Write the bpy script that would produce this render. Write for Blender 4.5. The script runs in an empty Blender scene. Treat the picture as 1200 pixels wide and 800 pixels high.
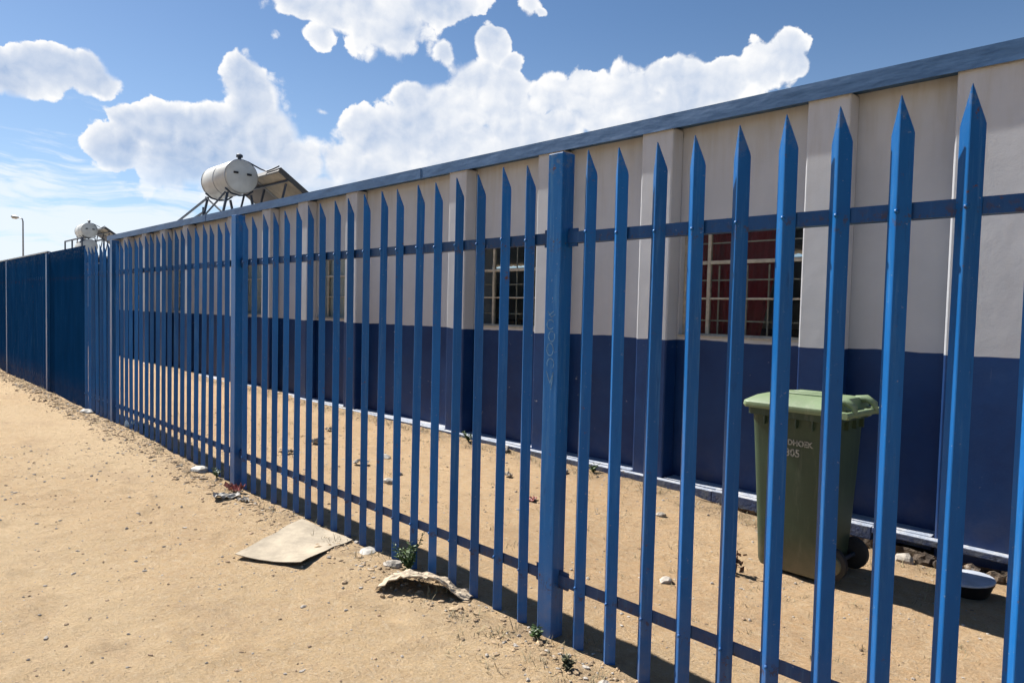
import bpy, bmesh, math, random
from mathutils import Vector, Matrix, noise
random.seed(7)
R_ = math.radians
sc = bpy.context.scene
COL = sc.collection

# ------------------------------------------------------------------ view constants
FPX = 822.0; PHI = R_(43.92); PITCH = R_(2.52); ROLL = R_(1.36)
CAM = Vector((0, 0, 1.26))
Fv = Vector((-math.cos(PHI)*math.cos(PITCH), math.sin(PHI)*math.cos(PITCH), -math.sin(PITCH)))
R0 = Vector((math.sin(PHI), math.cos(PHI), 0)); U0 = R0.cross(Fv)
Rv = R0*math.cos(ROLL) + U0*math.sin(ROLL); Uv = U0*math.cos(ROLL) - R0*math.sin(ROLL)

SUN = Vector((-1.0, -0.098, 1.05)).normalized()      # towards the sun

# ------------------------------------------------------------------ node helpers
def new_mat(name):
    m = bpy.data.materials.new(name); m.use_nodes = True
    nt = m.node_tree; b = nt.nodes.get('Principled BSDF')
    return m, nt, b
def N(nt, t, **kw):
    n = nt.nodes.new(t)
    for k, v in kw.items(): setattr(n, k, v)
    return n
def setin(nt, sock, v):
    if isinstance(v, bpy.types.NodeSocket): nt.links.new(v, sock)
    else: sock.default_value = v
def M(nt, op, a, b=0.0, c=None, clamp=False):
    n = N(nt, 'ShaderNodeMath', operation=op, use_clamp=clamp)
    setin(nt, n.inputs[0], a); setin(nt, n.inputs[1], b)
    if c is not None: setin(nt, n.inputs[2], c)
    return n.outputs[0]
def VM(nt, op, a, b=(0, 0, 0)):
    n = N(nt, 'ShaderNodeVectorMath', operation=op)
    setin(nt, n.inputs[0], a); setin(nt, n.inputs[1], b)
    return n.outputs['Value'] if op in ('LENGTH', 'DOT_PRODUCT', 'DISTANCE') else n.outputs[0]
def MIX(nt, f, a, b, blend='MIX'):
    n = N(nt, 'ShaderNodeMix', data_type='RGBA', blend_type=blend)
    setin(nt, n.inputs[0], f)
    for s, v in ((n.inputs[6], a), (n.inputs[7], b)):
        if isinstance(v, bpy.types.NodeSocket): nt.links.new(v, s)
        else: s.default_value = (*v[:3], 1)
    return n.outputs[2]
def SS(nt, v, lo, hi, a=0.0, b=1.0):
    n = N(nt, 'ShaderNodeMapRange', interpolation_type='SMOOTHSTEP')
    setin(nt, n.inputs[0], v); setin(nt, n.inputs[1], lo); setin(nt, n.inputs[2], hi)
    setin(nt, n.inputs[3], a); setin(nt, n.inputs[4], b)
    return n.outputs[0]
def NOISE(nt, vec, scale, detail=3, rough=0.5, dist=0.0):
    n = N(nt, 'ShaderNodeTexNoise')
    setin(nt, n.inputs['Vector'], vec); n.inputs['Scale'].default_value = scale
    n.inputs['Detail'].default_value = detail; n.inputs['Roughness'].default_value = rough
    n.inputs['Distortion'].default_value = dist
    return n.outputs['Fac']
def VOR(nt, vec, scale, feature='F1', detail=0, rand=1.0):
    n = N(nt, 'ShaderNodeTexVoronoi', feature=feature)
    setin(nt, n.inputs['Vector'], vec); n.inputs['Scale'].default_value = scale
    n.inputs['Detail'].default_value = detail; n.inputs['Randomness'].default_value = rand
    return n
def WPOS(nt): return N(nt, 'ShaderNodeNewGeometry').outputs['Position']
def OPOS(nt): return N(nt, 'ShaderNodeTexCoord').outputs['Object']
def ORAND(nt): return N(nt, 'ShaderNodeObjectInfo').outputs['Random']
def SCALEV(nt, vec, s):
    n = N(nt, 'ShaderNodeMapping'); nt.links.new(vec, n.inputs[0]); n.inputs['Scale'].default_value = s
    return n.outputs[0]
def SEP(nt, vec):
    n = N(nt, 'ShaderNodeSeparateXYZ'); nt.links.new(vec, n.inputs[0]); return n.outputs
def BUMP(nt, h, strength, dist, prev=None):
    n = N(nt, 'ShaderNodeBump'); nt.links.new(h, n.inputs['Height'])
    n.inputs['Strength'].default_value = strength; n.inputs['Distance'].default_value = dist
    if prev is not None: nt.links.new(prev, n.inputs['Normal'])
    return n.outputs[0]

def mat_simple(name, col, rough=0.6, metal=0.0, var=0.12, vscale=6.0, bump=0.0, bscale=40.0, coords='W'):
    m, nt, b = new_mat(name)
    p = WPOS(nt) if coords == 'W' else OPOS(nt)
    n = NOISE(nt, p, vscale, 5, 0.6)
    lo = tuple(c*(1-var*2) for c in col); hi = tuple(min(1, c*(1+var*2)) for c in col)
    nt.links.new(MIX(nt, SS(nt, n, 0.25, 0.75), lo, hi), b.inputs['Base Color'])
    b.inputs['Roughness'].default_value = rough; b.inputs['Metallic'].default_value = metal
    if bump: nt.links.new(BUMP(nt, NOISE(nt, p, bscale, 4), bump, 0.01), b.inputs['Normal'])
    return m

# ------------------------------------------------------------------ materials
def make_fence_paint(name, base, worn=0.5, grime=0.6):
    m, nt, b = new_mat(name)
    p = WPOS(nt); s = SEP(nt, p)
    big = NOISE(nt, SCALEV(nt, p, (1, 1, .35)), 3.0, 5, .65)
    r = ORAND(nt)
    t = M(nt, 'ADD', M(nt, 'MULTIPLY', big, .8), M(nt, 'MULTIPLY', r, .35))
    c = MIX(nt, SS(nt, t, .3, .95), tuple(x*.72 for x in base), tuple(min(1, x*1.3) for x in base))
    # chalky streaks of faded paint
    st = NOISE(nt, SCALEV(nt, p, (28, 28, 1.6)), 1.6, 5, .7)
    c = MIX(nt, SS(nt, st, .5, .78, 0, .42*worn), c, (.13, .30, .50))
    c = MIX(nt, SS(nt, NOISE(nt, SCALEV(nt, p, (40, 40, 7)), 1.3, 5, .8), .55, .75, 0, .5), c, (.006, .045, .16))
    # dust near the ground
    d = M(nt, 'MULTIPLY', SS(nt, s[2], .45, .0), SS(nt, NOISE(nt, p, 9, 5, .7), .3, .75, 0.15, 1))
    c = MIX(nt, M(nt, 'MULTIPLY', d, .5*grime), c, (.30, .23, .16))
    # small chips
    ch = NOISE(nt, p, 55, 4, .75)
    chips = SS(nt, ch, .665, .70)
    c = MIX(nt, M(nt, 'MULTIPLY', chips, .6), c, (.30, .32, .34))
    bz = M(nt, 'MINIMUM', M(nt, 'ABSOLUTE', M(nt, 'SUBTRACT', s[2], 1.52)), M(nt, 'ABSOLUTE', M(nt, 'SUBTRACT', s[2], .20)))
    rb = M(nt, 'MULTIPLY', SS(nt, bz, .045, .003), SS(nt, NOISE(nt, p, 38, 4, .75), .54, .62))
    c = MIX(nt, M(nt, 'MULTIPLY', rb, .7), c, (.075, .045, .035))
    tipw = M(nt, 'MULTIPLY', SS(nt, s[2], 1.70, 1.84), SS(nt, NOISE(nt, p, 30, 5, .75), .50, .6))
    c = MIX(nt, M(nt, 'MULTIPLY', tipw, .5), c, (.14, .17, .22))
    # rust blooms
    rs = M(nt, 'MULTIPLY', SS(nt, NOISE(nt, p, 24, 6, .78), .62, .68), SS(nt, NOISE(nt, p, 2.3, 2), .44, .56))
    c = MIX(nt, rs, c, (.12, .05, .025))
    nt.links.new(c, b.inputs['Base Color'])
    nt.links.new(SS(nt, big, .3, .7, .30, .46), b.inputs['Roughness'])
    b.inputs['IOR'].default_value = 1.5; b.inputs['Specular IOR Level'].default_value = .20
    nt.links.new(BUMP(nt, NOISE(nt, p, 60, 4, .6), .12, .004), b.inputs['Normal'])
    return m
BLUE = (.006, .118, .375)
M_fence = make_fence_paint('fence_paint', BLUE, .7)
M_post = make_fence_paint('post_paint', (.007, .115, .36), 1.0, .8)
M_rail = make_fence_paint('rail_paint', (.012, .065, .20), .5)

def make_wall():
    m, nt, b = new_mat('two_tone_wall_paint')
    p = WPOS(nt); s = SEP(nt, p)
    # wobble of the brushed line
    wob = M(nt, 'MULTIPLY', M(nt, 'SUBTRACT', NOISE(nt, SCALEV(nt, p, (1, 1, .1)), 3, 3), .5), .035)
    z = M(nt, 'ADD', s[2], wob)
    isw = SS(nt, z, 1.068, 1.072)
    n1 = NOISE(nt, p, 1.3, 6, .6); n2 = NOISE(nt, SCALEV(nt, p, (6, 6, .6)), 2.2, 5, .65)
    w = MIX(nt, SS(nt, n1, .3, .7), (.54, .565, .61), (.62, .645, .69))
    w = MIX(nt, SS(nt, n2, .5, .85, 0, .22), w, (.50, .47, .43))
    # drip stains falling from the roof line
    top = SS(nt, s[2], 1.9, 2.65)
    w = MIX(nt, M(nt, 'MULTIPLY', top, SS(nt, n2, .42, .7, .02, .32)), w, (.44, .40, .35))
    spots = SS(nt, NOISE(nt, p, 14, 5, .8), .70, .76, 0, .45)
    w = MIX(nt, spots, w, (.36, .33, .29))
    bl = MIX(nt, SS(nt, n1, .3, .7), (.002, .027, .120), (.004, .050, .190))
    # scuffs, chips to white plaster and dust splashed up from the soil
    chip = SS(nt, NOISE(nt, SCALEV(nt, p, (1, 1, 1.5)), 7.5, 7, .76), .655, .685)
    bl = MIX(nt, M(nt, 'MULTIPLY', chip, .75), bl, (.30, .33, .40))
    drip = M(nt, 'MULTIPLY', SS(nt, NOISE(nt, SCALEV(nt, p, (30, 30, .9)), 1.0, 3, .6), .73, .76), SS(nt, NOISE(nt, p, 2.1, 2), .5, .6))
    bl = MIX(nt, M(nt, 'MULTIPLY', drip, .5), bl, (.40, .42, .48))
    dust = M(nt, 'MULTIPLY', SS(nt, s[2], .38, .02), SS(nt, NOISE(nt, p, 5, 6, .7), .35, .75, .1, 1))
    bl = MIX(nt, M(nt, 'MULTIPLY', dust, .35), bl, (.12, .12, .15))
    haz = SS(nt, NOISE(nt, p, 4.5, 5, .7), .5, .8, 0, .16)
    bl = MIX(nt, haz, bl, (.05, .09, .19))
    nt.links.new(MIX(nt, isw, bl, w), b.inputs['Base Color'])
    nt.links.new(M(nt, 'ADD', M(nt, 'MULTIPLY', isw, .34), .50), b.inputs['Roughness'])
    b.inputs['Specular IOR Level'].default_value = .3
    h = NOISE(nt, p, 85, 4, .6); h2 = NOISE(nt, p, 5, 3, .5)
    nt.links.new(BUMP(nt, h2, .16, .02, BUMP(nt, h, .10, .006)), b.inputs['Normal'])
    return m
M_wall = make_wall()

def make_fascia():
    m, nt, b = new_mat('weathered_fascia_metal')
    p = WPOS(nt)
    n = NOISE(nt, SCALEV(nt, p, (1, 1, 2)), 9, 6, .7)
    c = MIX(nt, SS(nt, n, .32, .66), (.035, .125, .30), (.06, .165, .36))
    c = MIX(nt, SS(nt, NOISE(nt, SCALEV(nt, p, (1.5, 1, 12)), 7, 5, .7), .6, .75, 0, .2), c, (.25, .31, .38))
    nt.links.new(c, b.inputs['Base Color']); b.inputs['Roughness'].default_value = .5
    nt.links.new(BUMP(nt, NOISE(nt, SCALEV(nt, p, (1, 1, 3)), 2.5, 3), .5, .02), b.inputs['Normal'])
    return m
M_fascia = make_fascia()
M_roof = mat_simple('roof_sheet', (.58, .59, .60), .55, .1, .15, 2)
M_plinth = None
def make_plinth():
    m, nt, b = new_mat('plinth_paint')
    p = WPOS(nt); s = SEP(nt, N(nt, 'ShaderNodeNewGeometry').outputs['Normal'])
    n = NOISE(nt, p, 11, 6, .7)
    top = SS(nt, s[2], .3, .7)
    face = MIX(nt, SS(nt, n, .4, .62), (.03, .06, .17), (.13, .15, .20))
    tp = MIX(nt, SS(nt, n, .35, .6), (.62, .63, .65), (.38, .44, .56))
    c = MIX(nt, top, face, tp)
    c = MIX(nt, SS(nt, NOISE(nt, p, 17, 5, .8), .60, .66), c, (.22, .17, .13))
    nt.links.new(c, b.inputs['Base Color']); b.inputs['Roughness'].default_value = .75
    nt.links.new(BUMP(nt, NOISE(nt, p, 30, 5, .7), .6, .02), b.inputs['Normal'])
    return m
M_plinth = make_plinth()

def make_rubble():
    m, nt, b = new_mat('broken_foundation')
    p = WPOS(nt)
    v = VOR(nt, p, 16)
    c = MIX(nt, SS(nt, NOISE(nt, p, 12, 6, .7), .35, .65), (.07, .05, .038), (.26, .19, .13))
    c = MIX(nt, SS(nt, NOISE(nt, p, 24, 4, .7), .62, .68), c, (.48, .44, .40))
    nt.links.new(c, b.inputs['Base Color']); b.inputs['Roughness'].default_value = .95
    nt.links.new(BUMP(nt, v.outputs['Distance'], 1, .03, BUMP(nt, NOISE(nt, p, 40, 5, .7), 1, .02)), b.inputs['Normal'])
    return m
M_rubble = make_rubble()

def make_sand():
    m, nt, b = new_mat('dry_sand')
    p = WPOS(nt); s = SEP(nt, p)
    n1 = NOISE(nt, p, .55, 5, .6); n2 = NOISE(nt, p, 3.2, 6, .65); n3 = NOISE(nt, p, 26, 5, .7)
    yard = SS(nt, s[1], 2.0, 2.6)
    # a smooth trodden way down the middle and gritty patches beside it
    trod = M(nt, 'MULTIPLY', SS(nt, NOISE(nt, SCALEV(nt, p, (.35, 1.1, 1)), 1.0, 4, .55), .42, .62), SS(nt, s[1], 2.1, 1.6))
    c = MIX(nt, SS(nt, n1, .3, .7), (.64, .435, .235), (.72, .52, .30))
    cy = MIX(nt, SS(nt, n1, .3, .7), (.63, .41, .22), (.71, .49, .28))
    c = MIX(nt, yard, c, cy)
    c = MIX(nt, SS(nt, n2, .45, .75, 0, .35), c, (.55, .37, .21))
    c = MIX(nt, SS(nt, n3, .35, .7, 0, .5), c, (.66, .52, .36))
    c = MIX(nt, SS(nt, NOISE(nt, SCALEV(nt, p, (1, .7, 1)), 13, 6, .8), .50, .68, 0, .42), c, (.46, .31, .185))
    c = MIX(nt, SS(nt, NOISE(nt, SCALEV(nt, p, (.7, 1.2, 1)), 24, 5, .85), .54, .64, 0, .5), c, (.82, .66, .45))
    c = MIX(nt, SS(nt, NOISE(nt, p, 75, 3, .8), .56, .70, 0, .5), c, (.30, .205, .13))
    c = MIX(nt, SS(nt, NOISE(nt, p, 120, 2, .8), .60, .70, 0, .6), c, (.76, .67, .56))
    # trodden darker patch by the foot of the fence, leaf dust and soil
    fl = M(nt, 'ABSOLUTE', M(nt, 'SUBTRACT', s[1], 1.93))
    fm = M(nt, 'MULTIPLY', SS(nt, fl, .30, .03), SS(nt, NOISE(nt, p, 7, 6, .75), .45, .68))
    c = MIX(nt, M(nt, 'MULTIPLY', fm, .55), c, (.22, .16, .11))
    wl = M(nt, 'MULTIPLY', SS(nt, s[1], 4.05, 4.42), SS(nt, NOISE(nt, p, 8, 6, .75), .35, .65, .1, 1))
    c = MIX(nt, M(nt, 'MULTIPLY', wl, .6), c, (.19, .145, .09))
    c = MIX(nt, M(nt, 'MULTIPLY', trod, .4), c, (.73, .55, .345))
    c = MIX(nt, SS(nt, NOISE(nt, SCALEV(nt, p, (.8, 1.6, 1)), 1.9, 6, .7), .5, .72, 0, .45), c, (.50, .355, .225))
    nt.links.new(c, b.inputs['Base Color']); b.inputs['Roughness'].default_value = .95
    b.inputs['Specular IOR Level'].default_value = .2
    gritty = SS(nt, NOISE(nt, p, .9, 4, .6), .42, .6)
    bn = BUMP(nt, NOISE(nt, p, 9, 6, .7), .8, .04)
    bn = BUMP(nt, NOISE(nt, p, 24, 5, .8), .8, .03, bn)
    bn = BUMP(nt, NOISE(nt, p, 60, 5, .8), .9, .02, bn)
    nt.links.new(bn, b.inputs['Normal'])
    return m
M_sand = make_sand()

def make_bin(name, col, chalk):
    m, nt, b = new_mat(name)
    p = OPOS(nt)
    n = NOISE(nt, p, 3, 6, .65)
    c = MIX(nt, SS(nt, n, .3, .7), tuple(x*.85 for x in col), tuple(x*1.15 for x in col))
    c = MIX(nt, SS(nt, NOISE(nt, SCALEV(nt, p, (14, 14, 2)), 2, 5, .7), .5, .8, 0, chalk), c, (.40, .42, .33))
    s = SEP(nt, p)
    c = MIX(nt, M(nt, 'MULTIPLY', SS(nt, s[2], .3, .0), SS(nt, n, .3, .7, .1, .6)), c, (.30, .23, .15))
    nt.links.new(c, b.inputs['Base Color']); b.inputs['Roughness'].default_value = .5
    nt.links.new(BUMP(nt, NOISE(nt, p, 90, 3), .1, .004), b.inputs['Normal'])
    return m
M_bin = make_bin('bin_plastic', (.042, .082, .046), .2)
M_lid = make_bin('faded_lid_plastic', (.24, .33, .18), .5)
M_rubber = mat_simple('rubber', (.02, .02, .02), .7)
M_white = mat_simple('chalky_white_print', (.40, .42, .37), .8, 0, .4, 90)
M_frame = mat_simple('cream_steel_frame', (.55, .50, .40), .55, 0, .12, 25)
M_dark = mat_simple('dark_room', (.018, .016, .016), .9)
M_tank = mat_simple('white_tank_coat', (.60, .60, .56), .45, 0, .08, 3)
M_steel = mat_simple('dark_steel', (.045, .06, .09), .5, .3)
M_galv = mat_simple('galvanised_steel', (.38, .40, .42), .45, .5)
M_panelshade = mat_simple('collector_back_shaded', (.10, .075, .06), .7, 0, .15, 3)  # collector back again, with the tank's shade put into its colour
M_panelback = mat_simple('collector_back', (.66, .54, .38), .7, 0, .15, 3)
M_panelframe = mat_simple('collector_frame', (.06, .055, .05), .5, .2)
M_board = mat_simple('sun_bleached_cardboard', (.50, .42, .31), .85, 0, .14, 7, .3, 60)
M_boardold = mat_simple('dirty_cardboard', (.50, .41, .30), .9, 0, .22, 14, .8, 50)
M_stone = mat_simple('pale_stone', (.50, .45, .39), .9, 0, .22, 20, .8, 60)
M_stoned = mat_simple('brown_stone', (.36, .25, .155), .9, 0, .25, 25, .8, 60)
M_clod = mat_simple('soil_clod', (.50, .36, .22), .95, 0, .3, 18)
M_litter = mat_simple('white_plastic_litter', (.62, .58, .52), .6, 0, .2, 30)
M_red = mat_simple('red_wrapper', (.42, .13, .10), .6, 0, .35, 50)
M_bluelit = mat_simple('pale_blue_plastic', (.45, .60, .72), .4, 0, .15, 30)
M_basin = mat_simple('black_enamel', (.012, .012, .014), .3)
M_basinlid = mat_simple('pale_plastic_lid', (.55, .60, .70), .45, 0, .08, 20)
M_drygrass = mat_simple('dry_grass_blades', (.36, .30, .17), .85, 0, .3, 9)
M_lampglass = mat_simple('lamp_glass', (.6, .6, .58), .2)
M_twig = mat_simple('dead_leaves', (.13, .06, .035), .9, 0, .3, 30)

def make_leaf():
    m, nt, b = new_mat('green_leaf')
    p = WPOS(nt)
    c = MIX(nt, SS(nt, NOISE(nt, p, 35, 3), .35, .65), (.035, .085, .018), (.11, .19, .045))
    nt.links.new(c, b.inputs['Base Color']); b.inputs['Roughness'].default_value = .6
    return m
M_leaf = make_leaf()

M_dull = mat_simple('grey_green_leaf', (.17, .17, .09), .8, 0, .3, 40)
def make_curtain(name, a, bcol):
    m, nt, b = new_mat(name)
    p = WPOS(nt)
    c = MIX(nt, NOISE(nt, p, 6, 4), a, bcol)
    nt.links.new(c, b.inputs['Base Color']); b.inputs['Roughness'].default_value = .85
    return m
M_curt = make_curtain('maroon_curtain', (.24, .010, .022), (.38, .020, .036))
M_curtp = make_curtain('pale_curtain', (.52, .55, .50), (.66, .67, .62))
def make_glass():
    m, nt, b = new_mat('window_glass')
    out = nt.nodes['Material Output']; nt.nodes.remove(b)
    tr = N(nt, 'ShaderNodeBsdfTransparent'); tr.inputs[0].default_value = (.80, .82, .82, 1)
    gl = N(nt, 'ShaderNodeBsdfGlossy'); gl.inputs['Roughness'].default_value = .12
    fr = N(nt, 'ShaderNodeLayerWeight'); frv = M(nt, 'MULTIPLY_ADD', M(nt, 'POWER', fr.outputs['Facing'], 4.0), .12, .006)
    mx = N(nt, 'ShaderNodeMixShader')
    nt.links.new(frv, mx.inputs[0]); nt.links.new(tr.outputs[0], mx.inputs[1]); nt.links.new(gl.outputs[0], mx.inputs[2])
    nt.links.new(mx.outputs[0], out.inputs[0])
    return m
M_glass = make_glass()

# ------------------------------------------------------------------ mesh helpers
class MB:
    def __init__(s): s.v = []; s.f = []; s.sm = []
    def add(s, vs, fs, smooth=False):
        o = len(s.v); s.v += [tuple(v) for v in vs]
        for f in fs: s.f.append(tuple(i+o for i in f)); s.sm.append(smooth)
        return s
    def box(s, x0, x1, y0, y1, z0, z1):
        vs = [(x, y, z) for z in (z0, z1) for y in (y0, y1) for x in (x0, x1)]
        return s.add(vs, [(0, 2, 3, 1), (4, 5, 7, 6), (0, 1, 5, 4), (2, 6, 7, 3), (0, 4, 6, 2), (1, 3, 7, 5)])
    def bar(s, a, b, w, h=None, up=Vector((0, 0, 1))):
        a = Vector(a); b = Vector(b); h = h or w; d = (b-a).normalized()
        if abs(d.dot(up)) > .95: up = Vector((0, 1, 0))
        r = d.cross(up).normalized()*w/2; u = r.cross(d).normalized()*h/2
        vs = [p+q for p in (a, b) for q in (-r-u, r-u, r+u, -r+u)]
        return s.add(vs, [(0, 3, 2, 1), (4, 5, 6, 7), (0, 1, 5, 4), (1, 2, 6, 5), (2, 3, 7, 6), (3, 0, 4, 7)])
    def tube(s, pts, rad, n=10, cap=True):
        pts = [Vector(p) for p in pts]; m = len(pts)
        rad = rad if isinstance(rad, (list, tuple)) else [rad]*m
        ref = None; vs = []
        for i, p in enumerate(pts):
            d = (pts[min(i+1, m-1)]-pts[max(i-1, 0)]).normalized()
            if ref is None:
                ref = Vector((0, 0, 1)) if abs(d.z) < .9 else Vector((1, 0, 0))
            a = d.cross(ref).normalized(); b2 = a.cross(d).normalized(); ref = b2
            for k in range(n):
                t = 2*math.pi*k/n; vs.append(p+(a*math.cos(t)+b2*math.sin(t))*rad[i])
        fs = [(i*n+k, i*n+(k+1) % n, (i+1)*n+(k+1) % n, (i+1)*n+k) for i in range(m-1) for k in range(n)]
        s.add(vs, fs, True)
        if cap:
            s.add(vs[:n], [tuple(range(n))[::-1]]); s.add(vs[-n:], [tuple(range(n))])
        return s
    def lathe(s, prof, axis_o, axis_d, n=32):
        """prof: list of (along, radius)"""
        o = Vector(axis_o); d = Vector(axis_d).normalized()
        ref = Vector((0, 0, 1)) if abs(d.z) < .9 else Vector((1, 0, 0))
        a = d.cross(ref).normalized(); b2 = a.cross(d).normalized(); vs = []
        for (t, r) in prof:
            for k in range(n):
                q = 2*math.pi*k/n; vs.append(o+d*t+(a*math.cos(q)+b2*math.sin(q))*max(r, 1e-4))
        fs = [(i*n+k, i*n+(k+1) % n, (i+1)*n+(k+1) % n, (i+1)*n+k) for i in range(len(prof)-1) for k in range(n)]
        return s.add(vs, fs, True)
    def build(s, name, mat, parent=None, bevel=0, loc=None, auto=None):
        me = bpy.data.meshes.new(name); me.from_pydata(s.v, [], s.f); me.update()
        me.polygons.foreach_set('use_smooth', s.sm)
        me.materials.append(mat)
        bm = bmesh.new(); bm.from_mesh(me); bmesh.ops.recalc_face_normals(bm, faces=bm.faces); bm.to_mesh(me); bm.free()
        if auto: me.set_sharp_from_angle(angle=R_(auto))
        o = bpy.data.objects.new(name, me); COL.objects.link(o)
        if parent: o.parent = parent
        if loc: o.location = loc
        if bevel:
            md = o.modifiers.new('bevel', 'BEVEL'); md.width = bevel; md.segments = 2; md.limit_method = 'ANGLE'; md.angle_limit = R_(40)
        return o
def tag(o, label=None, cat=None, group=None, kind=None):
    if label: o['label'] = label
    if cat: o['category'] = cat
    if group: o['group'] = group
    if kind: o['kind'] = kind
    return o
def empty(name, loc=(0, 0, 0), rz=0):
    o = bpy.data.objects.new(name, None); COL.objects.link(o); o.location = loc; o.rotation_euler = (0, 0, rz)
    o.empty_display_size = .1
    return o
def copy_tree(o, parent=None):
    c = o.copy(); COL.objects.link(c); c.parent = parent
    for ch in [x for x in bpy.data.objects if x.parent == o and x != c]: copy_tree(ch, c)
    return c

# ------------------------------------------------------------------ ground
def sst(x, a, b):
    t = max(0, min(1, (x-a)/(b-a))); return t*t*(3-2*t)
def gz(x, y):
    n = noise.noise(Vector((x*.5, y*.5, 3.1)))*.022
    near = 1-sst(abs(x+2)+max(0, abs(y-2)-3), 8, 16)
    n += (noise.noise(Vector((x*2.3, y*2.3, 7.7)))*.010 + noise.noise(Vector((x*7, y*7, 1.7)))*.006 + noise.noise(Vector((x*19, y*19, 5.7)))*.0035)*(.35+.65*near)
    # the verge rises slightly towards the far end of the fence
    n += .05*sst(-x, 3.2, 9)*sst(y, -1, 1.5)
    # little bank of swept soil along the outer foot of the fence
    n += .018*math.exp(-((y-1.80)/.13)**2)*(.4+.6*max(0, noise.noise(Vector((x*1.7, 2, 9)))+.5))
    # the yard lies a little lower, most so by the bin
    yd = sst(y, 2.15, 3.3)
    n -= yd*(.035+.065*sst(x, -3.2, -1.9))
    n += .02*sst(y, 4.2, 4.45)*(1-sst(x, -2.4, -1.6))
    # heel prints
    for (cx, cy, a, r1, r2) in PRINTS:
        dx = x-cx; dy = y-cy
        if abs(dx) < .3 and abs(dy) < .3:
            u = (dx*math.cos(a)+dy*math.sin(a))/r1; v = (-dx*math.sin(a)+dy*math.cos(a))/r2
            q = u*u+v*v
            n += -.010*math.exp(-q*q)+.003*math.exp(-(math.sqrt(q)-1.5)**2*6)
    return n
PRINTS = []
rp = random.Random(3)
for i in range(46):
    PRINTS.append((rp.uniform(-6, -.8), rp.uniform(-.2, 1.75), rp.uniform(2.6, 3.6), rp.uniform(.09, .14), rp.uniform(.04, .06)))
def axis(lo, hi, fine, lo2, hi2, growth=1.22):
    a = []; x = lo
    while x <= hi: a.append(x); x += fine
    d = fine; x = a[-1]
    while x < hi2: d = min(d*growth, 60); x += d; a.append(x)
    d = fine; x = lo; b = []
    while x > lo2: d = min(d*growth, 60); x -= d; b.append(x)
    return b[::-1]+a
xs = axis(-7.0, .6, .026, -400, 60, 1.05); ys = axis(-.6, 4.5, .026, -300, 300, 1.10)
gv = [(x, y, gz(x, y)) for y in ys for x in xs]; nx = len(xs)
gf = [(j*nx+i, j*nx+i+1, (j+1)*nx+i+1, (j+1)*nx+i) for j in range(len(ys)-1) for i in range(nx-1)]
g = MB(); g.add(gv, gf, True); go = g.build('ground', M_sand); tag(go, kind='structure')

# ------------------------------------------------------------------ palisade fence
YF = 2.0; X0 = -1.83; BAY = 3.0; PW = .0280; PD = .0245; PH = 1.84
fence = empty('palisade_fence', (X0, YF, 0))
tag(fence, 'long blue steel palisade fence of pointed pales running between the sandy path and the yard', 'fence')
def picket_mesh():
    t = .0035
    outer = [(-PW, 0), (-.0028, -PD+.001), (0, -PD), (.0028, -PD+.001), (PW, 0)]
    inner = [(PW-.004, 0.0015), (0, -PD+t+.001), (-PW+.004, 0.0015)]
    prof = outer+inner; n = len(prof)
    def top(x): return PH-.096*abs(x)/PW
    mb = MB()
    bot = [(x, y, -.06) for x, y in prof]; tp = [(x, y, top(x)) for x, y in prof]
    vs = bot+tp
    fs = [(i, (i+1) % n, n+(i+1) % n, n+i) for i in range(n)]
    # top: quads between outer and inner
    fs += [(n+0, n+1, n+6, n+7), (n+1, n+2, n+6), (n+2, n+3, n+6), (n+3, n+4, n+5, n+6)]
    mb.add(vs, fs)
    for z in (.22, 1.545):   # bolt heads through the nose
        mb.lathe([(0, .0), (0, .0065), (.004, .006), (.006, 0)], (0, -PD+.0005, z), (0, -1, 0), 8)
    return mb
pk = picket_mesh().build('picket', M_fence, fence)
cand = []
rj = random.Random(11)
for b in range(-2, 12):
    xb = X0-BAY*b      # near post of bay b ; bay spans xb-BAY .. xb
    if b < 3:
        for k in range(1, 20 if b < 2 else 8): cand.append(xb-.15*k)
LO, HI = -7.75, .95     # pickets that show largest
rest = MB(); first = True; cnt = 0
proto = [tuple(v.co) for v in pk.data.vertices]; pfaces = [tuple(p.vertices) for p in pk.data.polygons]
near = sorted([x for x in cand if x < .35], key=lambda x: abs(x+.2))[:96]
nears = set(near)
for x in cand:
    jx = rj.gauss(0, .0010); jz = rj.gauss(0, .005); tl = rj.gauss(0, .0013); rz = rj.gauss(0, .02); ty = rj.gauss(0, .002)
    if x in nears:
        o = pk if first else pk.copy()
        if not first: COL.objects.link(o); o.parent = fence
        first = False
        o.location = (x-X0+jx, 0, jz); o.rotation_euler = (ty, tl, rz)
    else:
        if x > 1.4: continue
        rest.add([(v[0]+x-X0+jx+v[2]*tl, v[1], v[2]+jz) for v in proto], pfaces)
o = rest.build('picket', M_fence, fence); o['kind'] = 'stuff'
o['label'] = 'distant pales of the fence seen edge-on'
# posts
def post_mesh(w=.076, d=.068, h=1.86):
    mb = MB(); mb.box(-w/2, w/2, -.03, d-.03, -.1, h); return mb
pp = post_mesh().build('post', M_post, fence, bevel=.004); pp.location = (0, 0, 0)
for b in range(-1, 12):
    if b == 0: continue
    q = pp.copy(); COL.objects.link(q); q.parent = fence; q.location = (-BAY*b, 0, rj.gauss(0, .006)); q.rotation_euler = (0, rj.gauss(0, .002), 0)
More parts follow.
